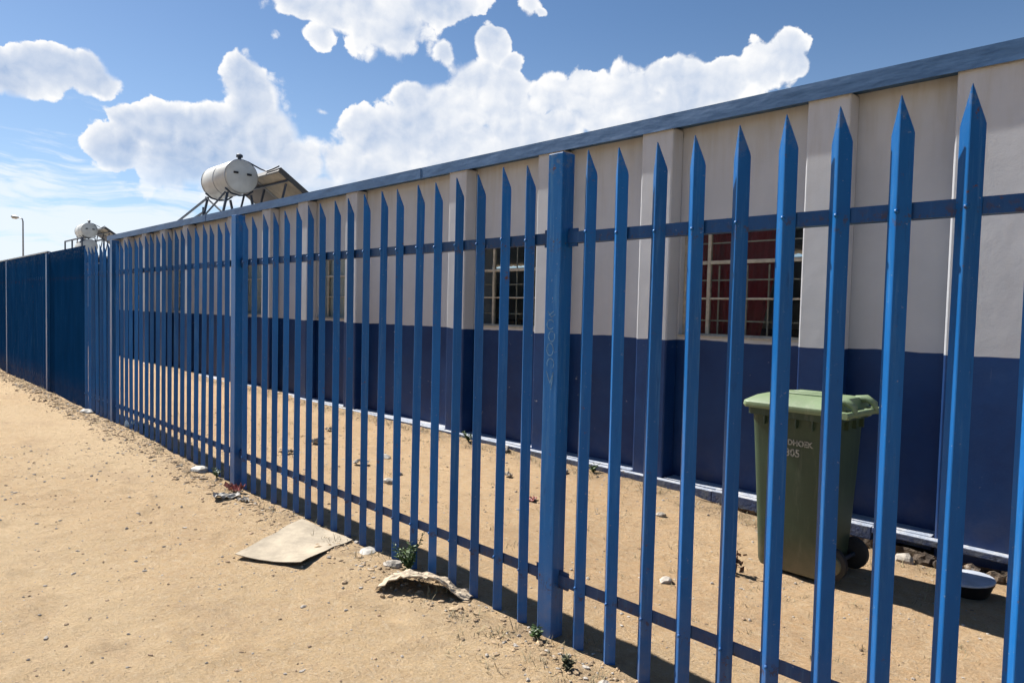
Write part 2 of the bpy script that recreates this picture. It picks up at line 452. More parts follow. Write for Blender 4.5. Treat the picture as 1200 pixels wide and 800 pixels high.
# rails
def rail_mesh():
    mb = MB(); L0, L1 = -BAY+.0395, -.0395
    mb.box(L0, L1, .004, .009, -.021, .021)
    mb.box(L0, L1, .009, .042, -.021, -.016)
    # fixing cleats onto the posts
    for x in (L0-.0005, L1-.045):
        mb.box(x, x+.045, -.001+.0105, .016, -.034, .034)
    return mb
rm = rail_mesh().build('rail', M_rail, fence)
for b in range(-1, 12):
    for z in (.222, 1.545):
        q = rm if (b == -1 and z == .222) else rm.copy()
        if q is not rm: COL.objects.link(q); q.parent = fence
        q.location = (-BAY*b, 0, z+rj.gauss(0, .003))
# flat sheeting screwed over the far bays
M_sheet = make_fence_paint('sheet_paint', (.008, .060, .19), .5, .8); M_sheet.node_tree.nodes['Principled BSDF'].inputs['Specular IOR Level'].default_value = 0
M_sheetd = make_fence_paint('dull_sheet_paint', (.004, .040, .130), .15, .25); M_sheetd.node_tree.nodes['Principled BSDF'].inputs['Specular IOR Level'].default_value = 0; M_sheetd.node_tree.nodes['Principled BSDF'].inputs['Sheen Weight'].default_value = 0
for b in range(3, 12):
    mb = MB(); n_ = 120; xa = -BAY*b-.042; xb_ = -BAY*(b+1)+.042; y_ = .0
    if b == 3: xa -= .0
    vs = []
    for i in range(n_+1):
        x = xa+(xb_-xa)*i/n_; dy = .010*max(-1, min(1, 2.2*math.sin(i*math.pi/3)))
        for (zz, oy) in ((-.05, 0), (1.875, 0), (1.875, .0015), (-.05, .0015)): vs.append((x, y_+dy+oy, zz))
    fs = []
    for i in range(n_):
        for k in range(4): fs.append((4*i+k, 4*i+4+k, 4*i+4+(k+1) % 4, 4*i+(k+1) % 4))
    fs += [(0, 1, 2, 3), (4*n_, 4*n_+1, 4*n_+2, 4*n_+3)]
    mb.add(vs, fs); mb.build('sheet', M_sheet, fence)
    tb_ = MB(); tb_.box(xb_, xa, y_-.013, y_+.015, 1.8755, 1.892); tb_.build('top_trim', M_galv, fence)
mb = MB(); xa, xb_ = -BAY*2-1.13, -BAY*3+.042; n_ = 90; vs = []
for i in range(n_+1):
    x = xa+(xb_-xa)*i/n_; dy = .0
    for (zz, oy) in ((-.05, 0), (1.872, 0), (1.872, .0015), (-.05, .0015)): vs.append((x, dy+oy, zz))
mb.add(vs, [(4*i+k, 4*i+4+k, 4*i+4+(k+1) % 4, 4*i+(k+1) % 4) for i in range(n_) for k in range(4)]+[(0, 1, 2, 3), (4*n_, 4*n_+1, 4*n_+2, 4*n_+3)])
ds = mb.build('sheet', M_sheetd, fence); ds['label'] = 'dull dark sheet filling the bay where the open pales stop'
mb = MB(); mb.box(-BAY*2-1.13, -BAY*2-.10, .046, .049, -.05, 1.66); ds = mb.build('sheet', M_sheetd, fence)
# scratched scribble on the nearest post (pale scuffs in the paint)
sb = MB()
def stroke(pts, w):
    pts = [Vector(p) for p in pts]
    for a, b_ in zip(pts, pts[1:]):
        d = (b_-a); L = d.length
        if L < 1e-6: continue
        nrm = Vector((-d.z, 0, d.x))/L*w/2
        sb.add([a-nrm, a+nrm, b_+nrm, b_-nrm], [(0, 1, 2, 3)])
yy = -.0308
def loop(cx, cz, rx, rz, t0=0, t1=6.28, n=12, w=.0035):
    stroke([(cx+rx*math.cos(t0+(t1-t0)*k/n), yy, cz+rz*math.sin(t0+(t1-t0)*k/n)) for k in range(n+1)], w)
loop(-.005, 1.21, .018, .018, .5, 5.6); loop(.003, 1.165, .016, .02, 1, 7); loop(-.004, 1.115, .017, .024, 2, 8)
loop(.0, 1.06, .018, .02, -1, 3.6); stroke([(-.02, yy, 1.03), (.0, yy, .985), (.016, yy, 1.03), (.005, yy, .96)], .004)
stroke([(-.014, yy, 1.245), (.012, yy, 1.262)], .003); stroke([(-.02, yy, 1.26), (.0, yy, 1.238), (.02, yy, 1.25)], .003)
so = sb.build('scribble', mat_simple('scuffed_paint', (.10, .24, .42), .6, 0, .3, 60), fence)
so['label'] = 'pale looping scribble scratched on the nearest blue post'

# ------------------------------------------------------------------ long building
YP, YR = 4.48, 4.625          # pilaster face, recessed wall face
bld = empty('long_building', (-8, YP, 0))
tag(bld, 'long single storey building, off white above and navy blue below, behind the blue fence', 'building')
def child(mb, name, mat, parent, bevel=0, auto=None):
    o = mb.build(name, mat, None, bevel, auto=auto); o.parent = parent
    o.matrix_parent_inverse = Matrix.Translation(-Vector(parent.location)) if parent.parent is None else Matrix.Identity(4)
    return o
XL, XR = -17.85, 4.0
# pilasters (left edge, right edge)
PIL = [(-17.85, -17.58), (-16.84, -16.57), (-15.57, -15.30), (-14.46, -14.19), (-13.23, -12.96), (-11.23, -10.95),
       (-9.97, -9.70), (-8.86, -8.59), (-7.63, -7.37), (-5.62, -5.355), (-4.375, -4.09), (-3.262, -2.985), (-1.985, -1.72), (-1.155, -.02), (.9, 1.17), (2.1, 2.37)]
WIN = [(-16.57, -15.57, 'p'), (-14.19, -13.23, 'd'), (-10.95, -9.97, 'p'), (-8.59, -7.63, 'p'), (-5.355, -4.375, 'd'), (-2.985, -1.985, 'r'), (1.17, 2.1, 'd')]
ZW0, ZW1 = 1.095, 1.93
wl = MB()
edges = [XL]
cur = XL
for (a, b, k) in WIN:
    wl.box(cur, a+.012, YR, YR+.22, -.3, 2.66)
    wl.box(a+.012, b-.012, YR, YR+.22, -.3, ZW0); wl.box(a+.012, b-.012, YR, YR+.22, ZW1, 2.66)
    cur = b-.012
wl.box(cur, XR, YR, YR+.22, -.3, 2.66)
# end and back walls
wl.box(XL, XL+.22, YR+.22, 11, -.3, 2.3); wl.box(XR-.22, XR, YR+.22, 11, -.3, 2.3); wl.box(XL+.22, XR-.22, 10.8, 11, -.3, 2.2)
child(wl, 'wall', M_wall, bld)
for i, (a, b) in enumerate(PIL):
    mb = MB(); mb.box(a, b, YP, YR-.001, -.2, 2.645)
    child(mb, 'pilaster', M_wall, bld, bevel=.012)
# fascia with a turned-in lip, in overlapping lengths
fx = [XL-.15, -15.1, -12.1, -9.1, -6.1, -3.1, -.15, 2.9, XR+.1]
for i in range(len(fx)-1):
    mb = MB(); o_ = .004*(i % 2)
    mb.box(fx[i], fx[i+1]+.03*(i < len(fx)-2), YP-.028-o_, YP-.022-o_, 2.625, 2.735)
    mb.box(fx[i], fx[i+1], YP-.022, YP+.06, 2.729, 2.735)
    child(mb, 'fascia', M_fascia, bld)
sf = MB(); sf.box(XL, XR, YP-.0215, YR+.2, 2.662, 2.69); child(sf, 'soffit_board', M_fascia, bld)
# corrugated roof sheet
rf = MB(); n = 560
vs = []
for i in range(n+1):
    x = XL-.12+(XR-XL+.2)*i/n; h = .012*math.sin(i*math.pi/2)
    vs += [(x, YP+.065, 2.735+h), (x, 11.2, 2.28+h)]
rf.add(vs, [(2*i, 2*i+2, 2*i+3, 2*i+1) for i in range(n)], True); child(rf, 'roof', M_roof, bld)
fl = MB(); fl.box(XL+.22, XR-.22, YR+.22, 10.8, -.15, -.02); child(fl, 'floor', M_dark, bld)
# plinth ledge in short uneven lengths and the foundation under it
pl = MB(); x = XL; rr = random.Random(5)
while x < XR:
    L = rr.uniform(.5, 1.4); x2 = min(x+L, XR)
    inx = False
    pl.box(x, x2-.002, YP-.055-rr.uniform(0, .012), YP-.001, (-.055 if x < -1.6 else -.012), .028+rr.uniform(-.005, .005)); x = x2
# ledge continues back into the recesses
prev = XL
for (a, b) in PIL+[(XR, XR)]:
    if a-prev > .05: pl.box(prev+.014, a-.014, YP+.0005, YR-.0015, -.05, .031)
    prev = b
po = child(pl, 'plinth', M_plinth, bld, bevel=.006)
fd = MB(); nX, nZ = 640, 6; vs = []
for i in range(nX+1):
    for j in range(nZ+1):
        x = XL+(XR-XL)*i/nX; z = -.25+.205*j/nZ
        y = YP-.052+.045*noise.noise(Vector((x*6, z*9, 2)))+.02*noise.noise(Vector((x*17, z*20, 8)))-(.03 if x > -1.9 else 0)
        vs.append((x, y, z))
fd.add(vs, [(i*(nZ+1)+j, (i+1)*(nZ+1)+j, (i+1)*(nZ+1)+j+1, i*(nZ+1)+j+1) for i in range(nX) for j in range(nZ)])
child(fd, 'foundation', M_rubble, bld)

# windows
def window(a, b, kind):
    a += .014; b -= .014; w = b-a; yf = YR+.045
    z0, z1 = ZW0+.002, ZW1-.002; H = z1-z0; t = .026
    fr = MB()
    fr.box(a, b, yf, yf+.03, z0, z0+t); fr.box(a, b, yf, yf+.03, z1-t, z1)
    fr.box(a, a+t, yf, yf+.03, z0+t, z1-t); fr.box(b-t, b, yf, yf+.03, z0+t, z1-t)
    for fxx, tw in ((.215, .026), (.785, .026)):
        fr.box(a+w*fxx-tw/2, a+w*fxx+tw/2, yf+.001, yf+.029, z0+t, z1-t)
    segs = [(a+t, a+w*.215-.013), (a+w*.215+.013, a+w*.785-.013), (a+w*.785+.013, b-t)]
    for (p, q) in segs:
        fr.box(p, q, yf+.002, yf+.028, z0+H*.665-.013, z0+H*.665+.013)   # transom
        fr.box(p, q, yf+.004, yf+.026, z0+H*.345-.007, z0+H*.345+.007)   # glazing bar
    win = child(fr, 'window', M_frame, bld, bevel=.002)
    sl = MB(); sl.box(a, b, YR-.018, yf-.001, z0-.028+.028, z0+.012)
    def sub(mb, name, mat, **kw):
        o = mb.build(name, mat, None, kw.get('bevel', 0)); o.parent = win; o.matrix_parent_inverse = Matrix.Identity(4)
        return o
    # win has the building's parent inverse, so children in world coordinates need its inverse
    W = win.matrix_parent_inverse.copy()
    def subw(mb, name, mat, bevel=0):
        o = mb.build(name, mat, None, bevel); o.parent = win; return o
    subw(sl, 'sill', M_frame)
    gp = MB(); gp.box(a+t+.001, b-t-.001, yf+.012, yf+.016, z0+t+.001, z1-t-.001); subw(gp, 'pane', M_glass)
    bb = MB()
    for zz in (.15, .51, .84) if kind != 'd' else (.16, .5):
        bb.box(a+t, b-t, yf+.05, yf+.058, z0+H*zz-.005, z0+H*zz+.005)
    for xx in (.27, .5, .67):
        bb.box(a+w*xx-.005, a+w*xx+.005, yf+.058, yf+.066, z0+.01, z1-.3 if kind == 'r' else z1-.02)
    subw(bb, 'burglar_bar', M_frame)
    # folded curtain inside
    if kind in 'rp':
        span = [(a-.05, a+w*.72)] if kind == 'r' else [(a-.05, b+.05)]
        cb = MB()
        for (p, q) in span:
            nn = 90; vs = []
            for i in range(nn+1):
                x = p+(q-p)*i/nn
                kk = 1 if kind == 'r' else .22; y = yf+(.13 if kind == 'r' else .030)+kk*(.022*math.sin(i*.62+1.3*math.sin(i*.13))+.012*math.sin(i*1.7))
                sweep = (.16*sst(x, a+w*.35, a+w*.72) if kind == 'r' else 0)
                vs += [(x-sweep*1.0, y, z0-.12), (x+.06*sst(x, a+w*.5, q), y+.005, z1+.08)]
            cb.add(vs, [(2*i, 2*i+2, 2*i+3, 2*i+1) for i in range(nn)], True)
        subw(cb, 'curtain', M_curt if kind == 'r' else M_curtp)
    return win
for wdef in WIN: window(*wdef)

# ------------------------------------------------------------------ second building beyond
b2 = empty('low_far_building', (-34, 4.6, 0))
tag(b2, 'farther low building whose pale roof edge just shows over the far end of the fence', 'building')
mb = MB(); mb.box(-46, -23.9, 4.62, 4.84, -.3, 2.52); mb.box(-24.1, -23.88, 4.84, 10.5, -.3, 2.4); mb.box(-46, -23.9, 10.3, 10.5, -.3, 2.35)
mb.box(-46, -45.8, 4.84, 10.3, -.3, 2.4)
child(mb, 'wall', M_wall, b2)
mb = MB(); mb.box(-46.2, -23.68, 4.42, 10.7, 2.55, 2.60); child(mb, 'roof', M_roof, b2)
mb = MB(); mb.box(-46.2, -23.68, 4.405, 4.419, 2.53, 2.635); child(mb, 'fascia', M_fascia, b2)
for x in range(-45, -24, 2):
    mb = MB(); mb.box(x, x+.27, 4.5, 4.619, -.2, 2.529); child(mb, 'pilaster', M_wall, b2)

# ------------------------------------------------------------------ solar water heaters
def solar_heater(name, loc, label, second_tank=False, roofz=2.70):
    """local frame: x along the building, y away from the path; z=0 on the roof"""
    e = empty(name, loc); tag(e, label, 'solar heater')
    R = .285; zc = .74 if not second_tank else 1.05; L = 1.12
    tb = MB()
    prof = [(0, 0), (.0, R-.03), (.012, R-.008), (.03, R), (L-.03, R), (L-.012, R-.008), (L, R-.03), (L, 0)]
    tb.lathe(prof, (-L, 0, zc), (1, 0, 0), 40)
    tank = tb.build('tank', M_tank, e, auto=35)
    bd = MB()
    for xx in (-.035, -L+.035, -L*.5): bd.lathe([(xx-.01+L, R+.001), (xx-.01+L, R+.005), (xx+.01+L, R+.005), (xx+.01+L, R+.001)], (-L, 0, zc), (1, 0, 0), 40)
    bd.build('band', M_galv, tank)
    for (yy_, zz_) in ((-.11, .05), (.12, .04)):
        k = MB(); k.box(-.002, .02, yy_-.04, yy_+.04, zc+zz_-.018, zc+zz_+.018); k.build('port_cover', M_rubber, tank, bevel=.006)
    vv = MB(); vv.lathe([(0, .03), (.05, .03), (.06, .055), (.10, .055), (.12, .02), (.12, 0)], (-.12, 0, zc+R-.01), (0, 0, 1), 16)
    vv.build('relief_valve', M_steel, tank, auto=40)
    # saddles and legs
    st = MB()
    for xx in (-.12, -L+.12):
        st.tube([(xx, -R*.85, zc-R*.75), (xx, -R*.5, zc-R-.005), (xx, 0, zc-R-.03), (xx, R*.5, zc-R-.005), (xx, R*.85, zc-R*.75)], .016, 6)
        st.bar((xx, -.2, zc-R*.98), (xx, -.30, 0), .035); st.bar((xx, .2, zc-R*.98), (xx, .30, 0), .035)
        st.bar((xx, -.28, .08), (xx, .28, .08), .025)
    st.bar((-.12, -.28, .1), (-L+.12, -.24, zc-R), .022); st.bar((-L+.12, -.28, .1), (-.12, -.24, zc-R), .022)
    if not second_tank:
        st.bar((-L+.12, -.22, zc-R-.02), (-L-2.1, -.2, .0), .03); st.bar((-L+.12, -.28, .18), (-L-1.2, -.24, .0), .03)
        st.bar((-L-.1, -.2, .05), (-L-.1, -.2, .3), .03)
    st.build('stand', M_steel, e)
    # two flat collectors sloping away from the tank
    a = R_(34); d = Vector((0, math.cos(a), -math.sin(a))); nrm = Vector((0, math.sin(a), math.cos(a)))
    top = Vector((0, .34, zc+.06)); Lp = 1.55 if second_tank else 1.35
    for (x0_, x1_, mt) in ((-.98, -.02, M_panelshade), (0.0, .98, M_panelback)):
        ox = -.34
        fr_ = MB()
        c0 = Vector((x0_+ox, 0, 0))+top; wv = Vector((x1_-x0_, 0, 0))
        def slab(mb, o, u, v, w_):
            vs = [o, o+u, o+u+v, o+v]; vs += [p+w_ for p in vs]
            mb.add(vs, [(0, 1, 2, 3), (7, 6, 5, 4), (0, 4, 5, 1), (1, 5, 6, 2), (2, 6, 7, 3), (3, 7, 4, 0)])
        th = nrm*.085
        slab(fr_, c0, wv, d*.03, th); slab(fr_, c0+d*(Lp-.03), wv, d*.03, th)
        slab(fr_, c0+d*.03, Vector((.03, 0, 0)), d*(Lp-.06), th); slab(fr_, c0+d*.03+wv-Vector((.03, 0, 0)), Vector((.03, 0, 0)), d*(Lp-.06), th)
        cf = fr_.build('collector', M_panelframe, e)
        bk = MB(); slab(bk, c0+d*.03+Vector((.03, 0, 0))+nrm*.006, wv-Vector((.06, 0, 0)), d*(Lp-.06), nrm*.01); bk.build('back_sheet', mt, cf)
        gl = MB(); slab(gl, c0+d*.03+Vector((.03, 0, 0))+nrm*.06, wv-Vector((.06, 0, 0)), d*(Lp-.06), nrm*.006); gl.build('absorber', M_rubber, cf)
    fr_ = MB()
    for xx in (-1.2, -.34, .5):
        tp_ = top+Vector((xx, 0, -.03)); fr_.bar(tp_+d*.25, (xx, tp_.y+d.y*.25-.15, 0), .03)
    fr_.bar(top+Vector((-1.3, 0, -.02))+d*.2, top+Vector((.62, 0, -.02))+d*.2, .03); fr_.build('collector_frame', M_steel, e)
    pp_ = MB()
    pp_.tube([(-.06, .02, zc+R-.01), (-.05, .12, zc+R-.02), (.05, .30, zc+.16), (.15, .36, zc+.12), (.42, .36, zc+.13), (.60, .37, zc+.15)], .013, 8)
    pp_.build('pipe', M_steel, e)
    if second_tank:
        tb = MB(); tb.lathe(prof, (-L, 0, .42), (1, 0, 0), 40); tb.build('tank', M_tank, e, auto=35)
        sx = MB()
        sx.bar((.35, -.35, zc-R-.06), (-2.4, -.35, zc-R-.06), .05); sx.bar((.35, .4, zc-R-.06), (-2.4, .4, zc-R-.06), .05)
        for xx in (.35, -1.2, -2.4):
            for y_ in (-.35, .4): sx.bar((xx, y_, zc-R-.06), (xx, y_, -.4), .05)
        sx.build('platform', M_steel, e)
    return e
h1 = solar_heater('solar_water_heater', (-11.95, 5.02, 2.70), 'solar water heater with white tank standing on the near blue and white building roof')
h2 = solar_heater('solar_water_heater', (-31.3, 7.15, 2.95), 'far solar water heater raised on a platform with one tank over another', True)

# ------------------------------------------------------------------ street lamp
lp = empty('street_lamp', (-75.4, 12.0, 0)); tag(lp, 'tall thin grey street lamp with one arm beyond the far end of the fence', 'street lamp')
mb = MB(); mb.tube([(0, 0, 0), (0, 0, 4), (0, 0, 8.1), (-.05, -.04, 8.35), (-.2, -.14, 8.42), (-.4, -.3, 8.46)], [.085, .075, .06, .05, .045, .04], 10)
mb.build('pole', M_galv, lp)
mb = MB(); mb.tube([(-.35, -.26, 8.46), (-.5, -.37, 8.48), (-.8, -.6, 8.54), (-.95, -.71, 8.56)], [.06, .13, .15, .06], 10)
lh = mb.build('lamp_head', M_galv, lp)
mb = MB(); mb.tube([(-.55, -.41, 8.41), (-.85, -.63, 8.46)], [.09, .09], 10); mb.build('lens', M_lampglass, lh)

# ------------------------------------------------------------------ wheeled bin
ZB = gz(-1.6, 3.8)-.004
wb = empty('wheeled_bin', (-1.60, 3.78, ZB-.005), R_(-1.5)); wb.scale = (.96, 1, 1.05)
tag(wb, 'green wheeled rubbish bin with pale lid standing in the yard against the navy wall', 'wheeled bin')
# local: +x is the hinge side. body tapers downwards
def ring(x0_, x1_, y0_, y1_, z, r, n=5):
    pts = []
    for (cx, cy, a0) in ((x1_-r, y1_-r, 0), (x0_+r, y1_-r, 90), (x0_+r, y0_+r, 180), (x1_-r, y0_+r, 270)):
        for k in range(n+1):
            t = R_(a0+90*k/n); pts.append((cx+r*math.cos(t), cy+r*math.sin(t), z))
    return pts
def loft(mb, rings, cap0=True, cap1=True, smooth=True):
    n = len(rings[0]); vs = [p for r in rings for p in r]
    fs = [(i*n+k, i*n+(k+1) % n, (i+1)*n+(k+1) % n, (i+1)*n+k) for i in range(len(rings)-1) for k in range(n)]
    mb.add(vs, fs, smooth)
    if cap0: mb.add(rings[0], [tuple(range(n))[::-1]])
    if cap1: mb.add(rings[-1], [tuple(range(n))])
mb = MB()
rs = [ring(-.185, .185, -.165, .165, .03, .045), ring(-.195, .19, -.172, .172, .05, .05), ring(-.205, .20, -.18, .18, .25, .05),
      ring(-.222, .215, -.20, .20, .60, .05), ring(-.232, .222, -.212, .212, .80, .05),
      ring(-.235, .225, -.214, .214, .808, .05), ring(-.252, .245, -.232, .232, .812, .05), ring(-.254, .247, -.234, .234, .852, .05), ring(-.245, .238, -.226, .226, .856, .05)]
loft(mb, rs)
# raised front stiffening ribs under the rim on each side
for x in (-.14, -.05, .04, .13):
    mb.box(x-.004, x+.004, -.232, -.205, .765, .811); mb.box(x-.004, x+.004, .205, .232, .765, .811)
for y in (-.14, -.05, .05, .14):
    mb.box(-.25, -.225, y-.004, y+.004, .765, .811); mb.box(.215, .244, y-.004, y+.004, .765, .811)
body = mb.build('body', M_bin, wb, auto=40)
# lettering on the side facing the path
def text_mesh(body_txt, size, mat, name):
    cu = bpy.data.curves.new(name, 'FONT'); cu.body = body_txt; cu.size = size; cu.align_x = 'CENTER'; cu.extrude = .0006; cu.offset = .0014
    cu.resolution_u = 3
    to = bpy.data.objects.new(name, cu); COL.objects.link(to)
    dg = bpy.context.evaluated_depsgraph_get(); me = bpy.data.meshes.new_from_object(to.evaluated_get(dg))
    bpy.data.objects.remove(to); me.materials.clear(); me.materials.append(mat)
    o = bpy.data.objects.new(name, me); COL.objects.link(o); return o
for txt, z, sz in (('WINDHOEK', .678, .040), ('8305', .622, .054)):
    to = text_mesh(txt, sz, M_white, 'lettering'); to.parent = body
    tilt = math.atan2(.012, .20)
    to.rotation_euler = (R_(90)+tilt*.95, 0, 0)
    yv = -.200-(z-.60)*.06-.0022
    to.location = ((.016 if len(txt) > 4 else .004), yv, z)
    to['label'] = 'stencilled white letters reading '+txt
# lid
mb = MB()
lr = [ring(-.268, .238, -.248, .248, .846, .045), ring(-.275, .240, -.252, .252, .858, .045), ring(-.274, .240, -.250, .250, .876, .05),
      ring(-.262, .236, -.238, .238, .884, .05), ring(-.225, .232, -.205, .205, .906, .06), ring(-.19, .225, -.17, .17, .916, .06), ring(-.12, .20, -.12, .12, .920, .06)]
loft(mb, lr, cap0=True, cap1=True)
# grip lips on the front and raised panels on top
mb.box(-.305, -.268, -.16, .16, .846, .862); mb.box(-.10, .14, -.10, -.02, .9195, .928); mb.box(-.10, .14, .02, .10, .9195, .928)
lid = mb.build('lid', M_lid, wb, auto=40, bevel=.003)
# hinge lugs and handle on the far x side
hb = MB()
for y in (-.19, -.07, .07, .19):
    hb.box(.225, .305, y-.016, y+.016, .835, .868)
hb.tube([(.292, -.225, .853), (.292, .225, .853)], .016, 12)
hb.build('handle', M_lid, wb, bevel=.004)
for y in (-.13, .13):
    hl = MB(); hl.tube([(.20, y, .905), (.26, y, .912), (.30, y, .89), (.305, y, .86)], [.018, .02, .018, .014], 8)
    hl.build('hinge', M_lid, lid)
# axle and wheels
ax = MB(); ax.tube([(.225, -.10, .115), (.225, .14, .115)], .011, 8); ax.build('axle', M_steel, wb)
for y in (-.12, .15):
    w_ = MB(); w_.lathe([(-.022, .0), (-.02, .070), (-.014, .080), (.014, .080), (.02, .070), (.022, 0)], (.215, y, .115), (0, 1, 0), 28)
    wh = w_.build('wheel', M_rubber, wb, auto=40)
    s_ = 1 if y > 0 else -1
    hu = MB(); hu.lathe([(.0225, 0.0), (.0225, .05), (.030, .045), (.034, .018), (.034, 0)], (.225, y, .115), (0, s_, 0), 20); hu.build('hub', M_bin, wh, auto=40)
    hc = MB(); hc.lathe([(.0345, .0), (.0345, .014), (.040, .012), (.042, 0)], (.225, y, .115), (0, s_, 0), 12); hc.build('hub_cap', M_white, wh, auto=40)

# ------------------------------------------------------------------ covered basin by the wall
bx, by = -.885, 4.06
bz = gz(bx, by)
bs = empty('covered_basin', (bx, by, bz)); tag(bs, 'black basin with a pale blue lid at the foot of the navy wall', 'basin')
mb = MB(); mb.lathe([(0, 0), (0, .075), (.01, .085), (.06, .105), (.075, .112), (.075, .104), (.02, .08)], (0, 0, 0), (0, 0, 1), 28); mb.build('bowl', M_basin, bs, auto=50)
mb = MB()
vs = []; n = 28
prof = [(.118, .076), (.121, .081), (.118, .087), (.10, .090), (.05, .092), (.001, .093)]
mb.lathe([(z, r) for r, z in prof], (0, 0, 0), (0, 0, 1), 28); lo_ = mb.build('lid', M_basinlid, bs, auto=50); lo_.rotation_euler = (R_(3), R_(-4), 0)

# ------------------------------------------------------------------ cardboard on the path
def sheet(corners, name, mat, label, cat, th=.004, amp=.006, n=16, seed=0, lift=None, lift_under=.003):
    c = [Vector((p[0], p[1], 0)) for p in corners]
    mb = MB(); vs = []; idx = {}
    rs_ = random.Random(seed)
    ctr = sum(c, Vector())/4
    for layer in (0, 1):
        for j in range(n+1):
            for i in range(n+1):
                u, v = i/n, j/n
                p = c[0]*(1-u)*(1-v)+c[1]*u*(1-v)+c[2]*u*v+c[3]*(1-u)*v
                ex = .012*noise.noise(Vector((p.x*9, p.y*9, seed)))
                if i in (0, n) or j in (0, n): p = p+Vector((ex, ex*.7, 0))
                z = gz(p.x, p.y)*.3+.012+lift_under+amp*noise.noise(Vector((p.x*4, p.y*4, seed+.5)))+(lift(u, v) if lift else 0)
                z = max(z, gz(p.x, p.y)+.003)
                vs.append((p.x-ctr.x, p.y-ctr.y, z+(th if layer else 0)))
    m = (n+1)*(n+1)
    fs = []
    for j in range(n):
        for i in range(n):
            a = j*(n+1)+i; q = (a, a+1, a+n+2, a+n+1); fs.append(q[::-1]); fs.append(tuple(k+m for k in q))
    for k in range(n):
        for (a, b_) in ((k, k+1), (n*(n+1)+k+1, n*(n+1)+k), ((k+1)*(n+1), k*(n+1)), (k*(n+1)+n, (k+1)*(n+1)+n)):
            fs.append((a, b_, b_+m, a+m))
    mb.add(vs, fs)
    o = mb.build(name, mat, loc=(ctr.x, ctr.y, 0)); tag(o, label, cat)
    for p in o.data.polygons: p.use_smooth = True
    o.data.set_sharp_from_angle(angle=R_(40))
    return o
sheet([(-3.395, 1.405), (-3.06, 1.575), (-3.25, 1.975), (-3.73, 1.93)], 'cardboard_sheet', M_board,
      'flat pale sheet of cardboard lying on the sand beside the fence', 'cardboard', seed=4, lift=lambda u, v: .02*(u**3)*(1-v)+.012*(1-u)**3*(1-v), amp=.012)
# crumpled folded cardboard: arched roof-like flap
def crumple():
    n = 22; mb = MB(); vs = []
    A = Vector((-2.615, 1.735, 0)); B = Vector((-2.255, 1.955, 0)); ax_ = (B-A); L = ax_.length; ax_.normalize(); pr = Vector((-ax_.y, ax_.x, 0))
    for layer in (0, 1):
        for j in range(n+1):
            for i in range(n+1):
                u, v = i/n, j/n
                wdt = .20*(1-.35*u)+.02*noise.noise(Vector((u*6, 0, 3)))
                p = A+ax_*(u*L)+pr*((v-.25)*wdt)
                arch = .072*math.sin(min(1, u*1.25)*math.pi)**.8*(1-.6*v)+.030*math.sin(max(0, u-.5)*2*math.pi)*(1-v)
                cr = .018*noise.noise(Vector((u*7, v*5, 1)))+.010*noise.noise(Vector((u*17, v*11, 6)))
                z = gz(p.x, p.y)+.006+max(0, arch+cr)
                e = .010*noise.noise(Vector((u*14, v*14, 9)))
                vs.append((p.x+e, p.y+e, z+(.005 if layer else 0)))
    m = (n+1)*(n+1); fs = []
    for j in range(n):
        for i in range(n):
            a = j*(n+1)+i; q = (a, a+1, a+n+2, a+n+1); fs.append(q[::-1]); fs.append(tuple(k+m for k in q))
    for k in range(n):
        for (a, b_) in ((k, k+1), (n*(n+1)+k+1, n*(n+1)+k), ((k+1)*(n+1), k*(n+1)), (k*(n+1)+n, (k+1)*(n+1)+n)): fs.append((a, b_, b_+m, a+m))
    mb.add(vs, fs); return mb
o = crumple().build('crumpled_cardboard', M_boardold); tag(o, 'dirty crumpled piece of cardboard arched over its own shadow below the green weed', 'cardboard')

# ------------------------------------------------------------------ stones and litter
def rock_mesh(r, flat, seed, mat, name, sub=2):
    bm = bmesh.new(); bmesh.ops.create_icosphere(bm, subdivisions=sub, radius=1)
    for v in bm.verts:
        d = 1+.42*noise.noise(v.co*1.1+Vector((seed, 0, 0)))+.16*noise.noise(v.co*3+Vector((0, seed, 0)))
        v.co = Vector((v.co.x*r*d, v.co.y*r*.75*d, v.co.z*r*flat*d))
    me = bpy.data.meshes.new(name); bm.to_mesh(me); bm.free(); me.materials.append(mat)
    o = bpy.data.objects.new(name, me); COL.objects.link(o); return o
def put_rock(x, y, r, flat, mat, label, seed, group='stones lying along the foot of the fence', rz=0):
    o = rock_mesh(r, flat, seed, mat, 'stone'); o.location = (x, y, gz(x, y)+r*flat*.45); o.rotation_euler = (0, 0, rz)
    tag(o, label, 'stone', group); return o
put_rock(-2.80, 1.925, .045, .45, M_stone, 'pale jagged stone just left of the green weed', 1.3, rz=.6)
put_rock(-3.05, 1.945, .055, .16, M_litter, 'flat whitish stone between the cardboard sheet and the weed', 2.9, rz=-.7)
put_rock(-3.22, 1.985, .02, .4, M_stone, 'tiny pale stone at the far corner of the cardboard sheet', 5.1)
put_rock(-1.42, 1.83, .028, .8, M_stone, 'small cream stone at the foot of the pales right of the nearest post', 8.4)
put_rock(-5.32, 1.93, .07, .4, M_litter, 'white lump of stone near the foot of the second post', 3.7, rz=.9)
put_rock(-8.62, 1.94, .08, .35, M_litter, 'white stone by the third post at the fence foot', 6.2, rz=.3)
put_rock(-2.12, 1.0, .022, .5, M_stoned, 'lone small brown stone on the open sandy path', 9.9)
put_rock(-4.28, 2.9, .05, .5, M_stone, 'pale stone in the yard behind the middle pales', 4.4, 'stones lying in the yard')
put_rock(-5.0, 3.35, .06, .4, M_litter, 'white stone in the yard near the blue wall', 7.4, 'stones lying in the yard')
put_rock(-3.75, 4.2, .06, .4, M_litter, 'whitish stone at the base of the wall under the small window', 1.9, 'stones lying in the yard')
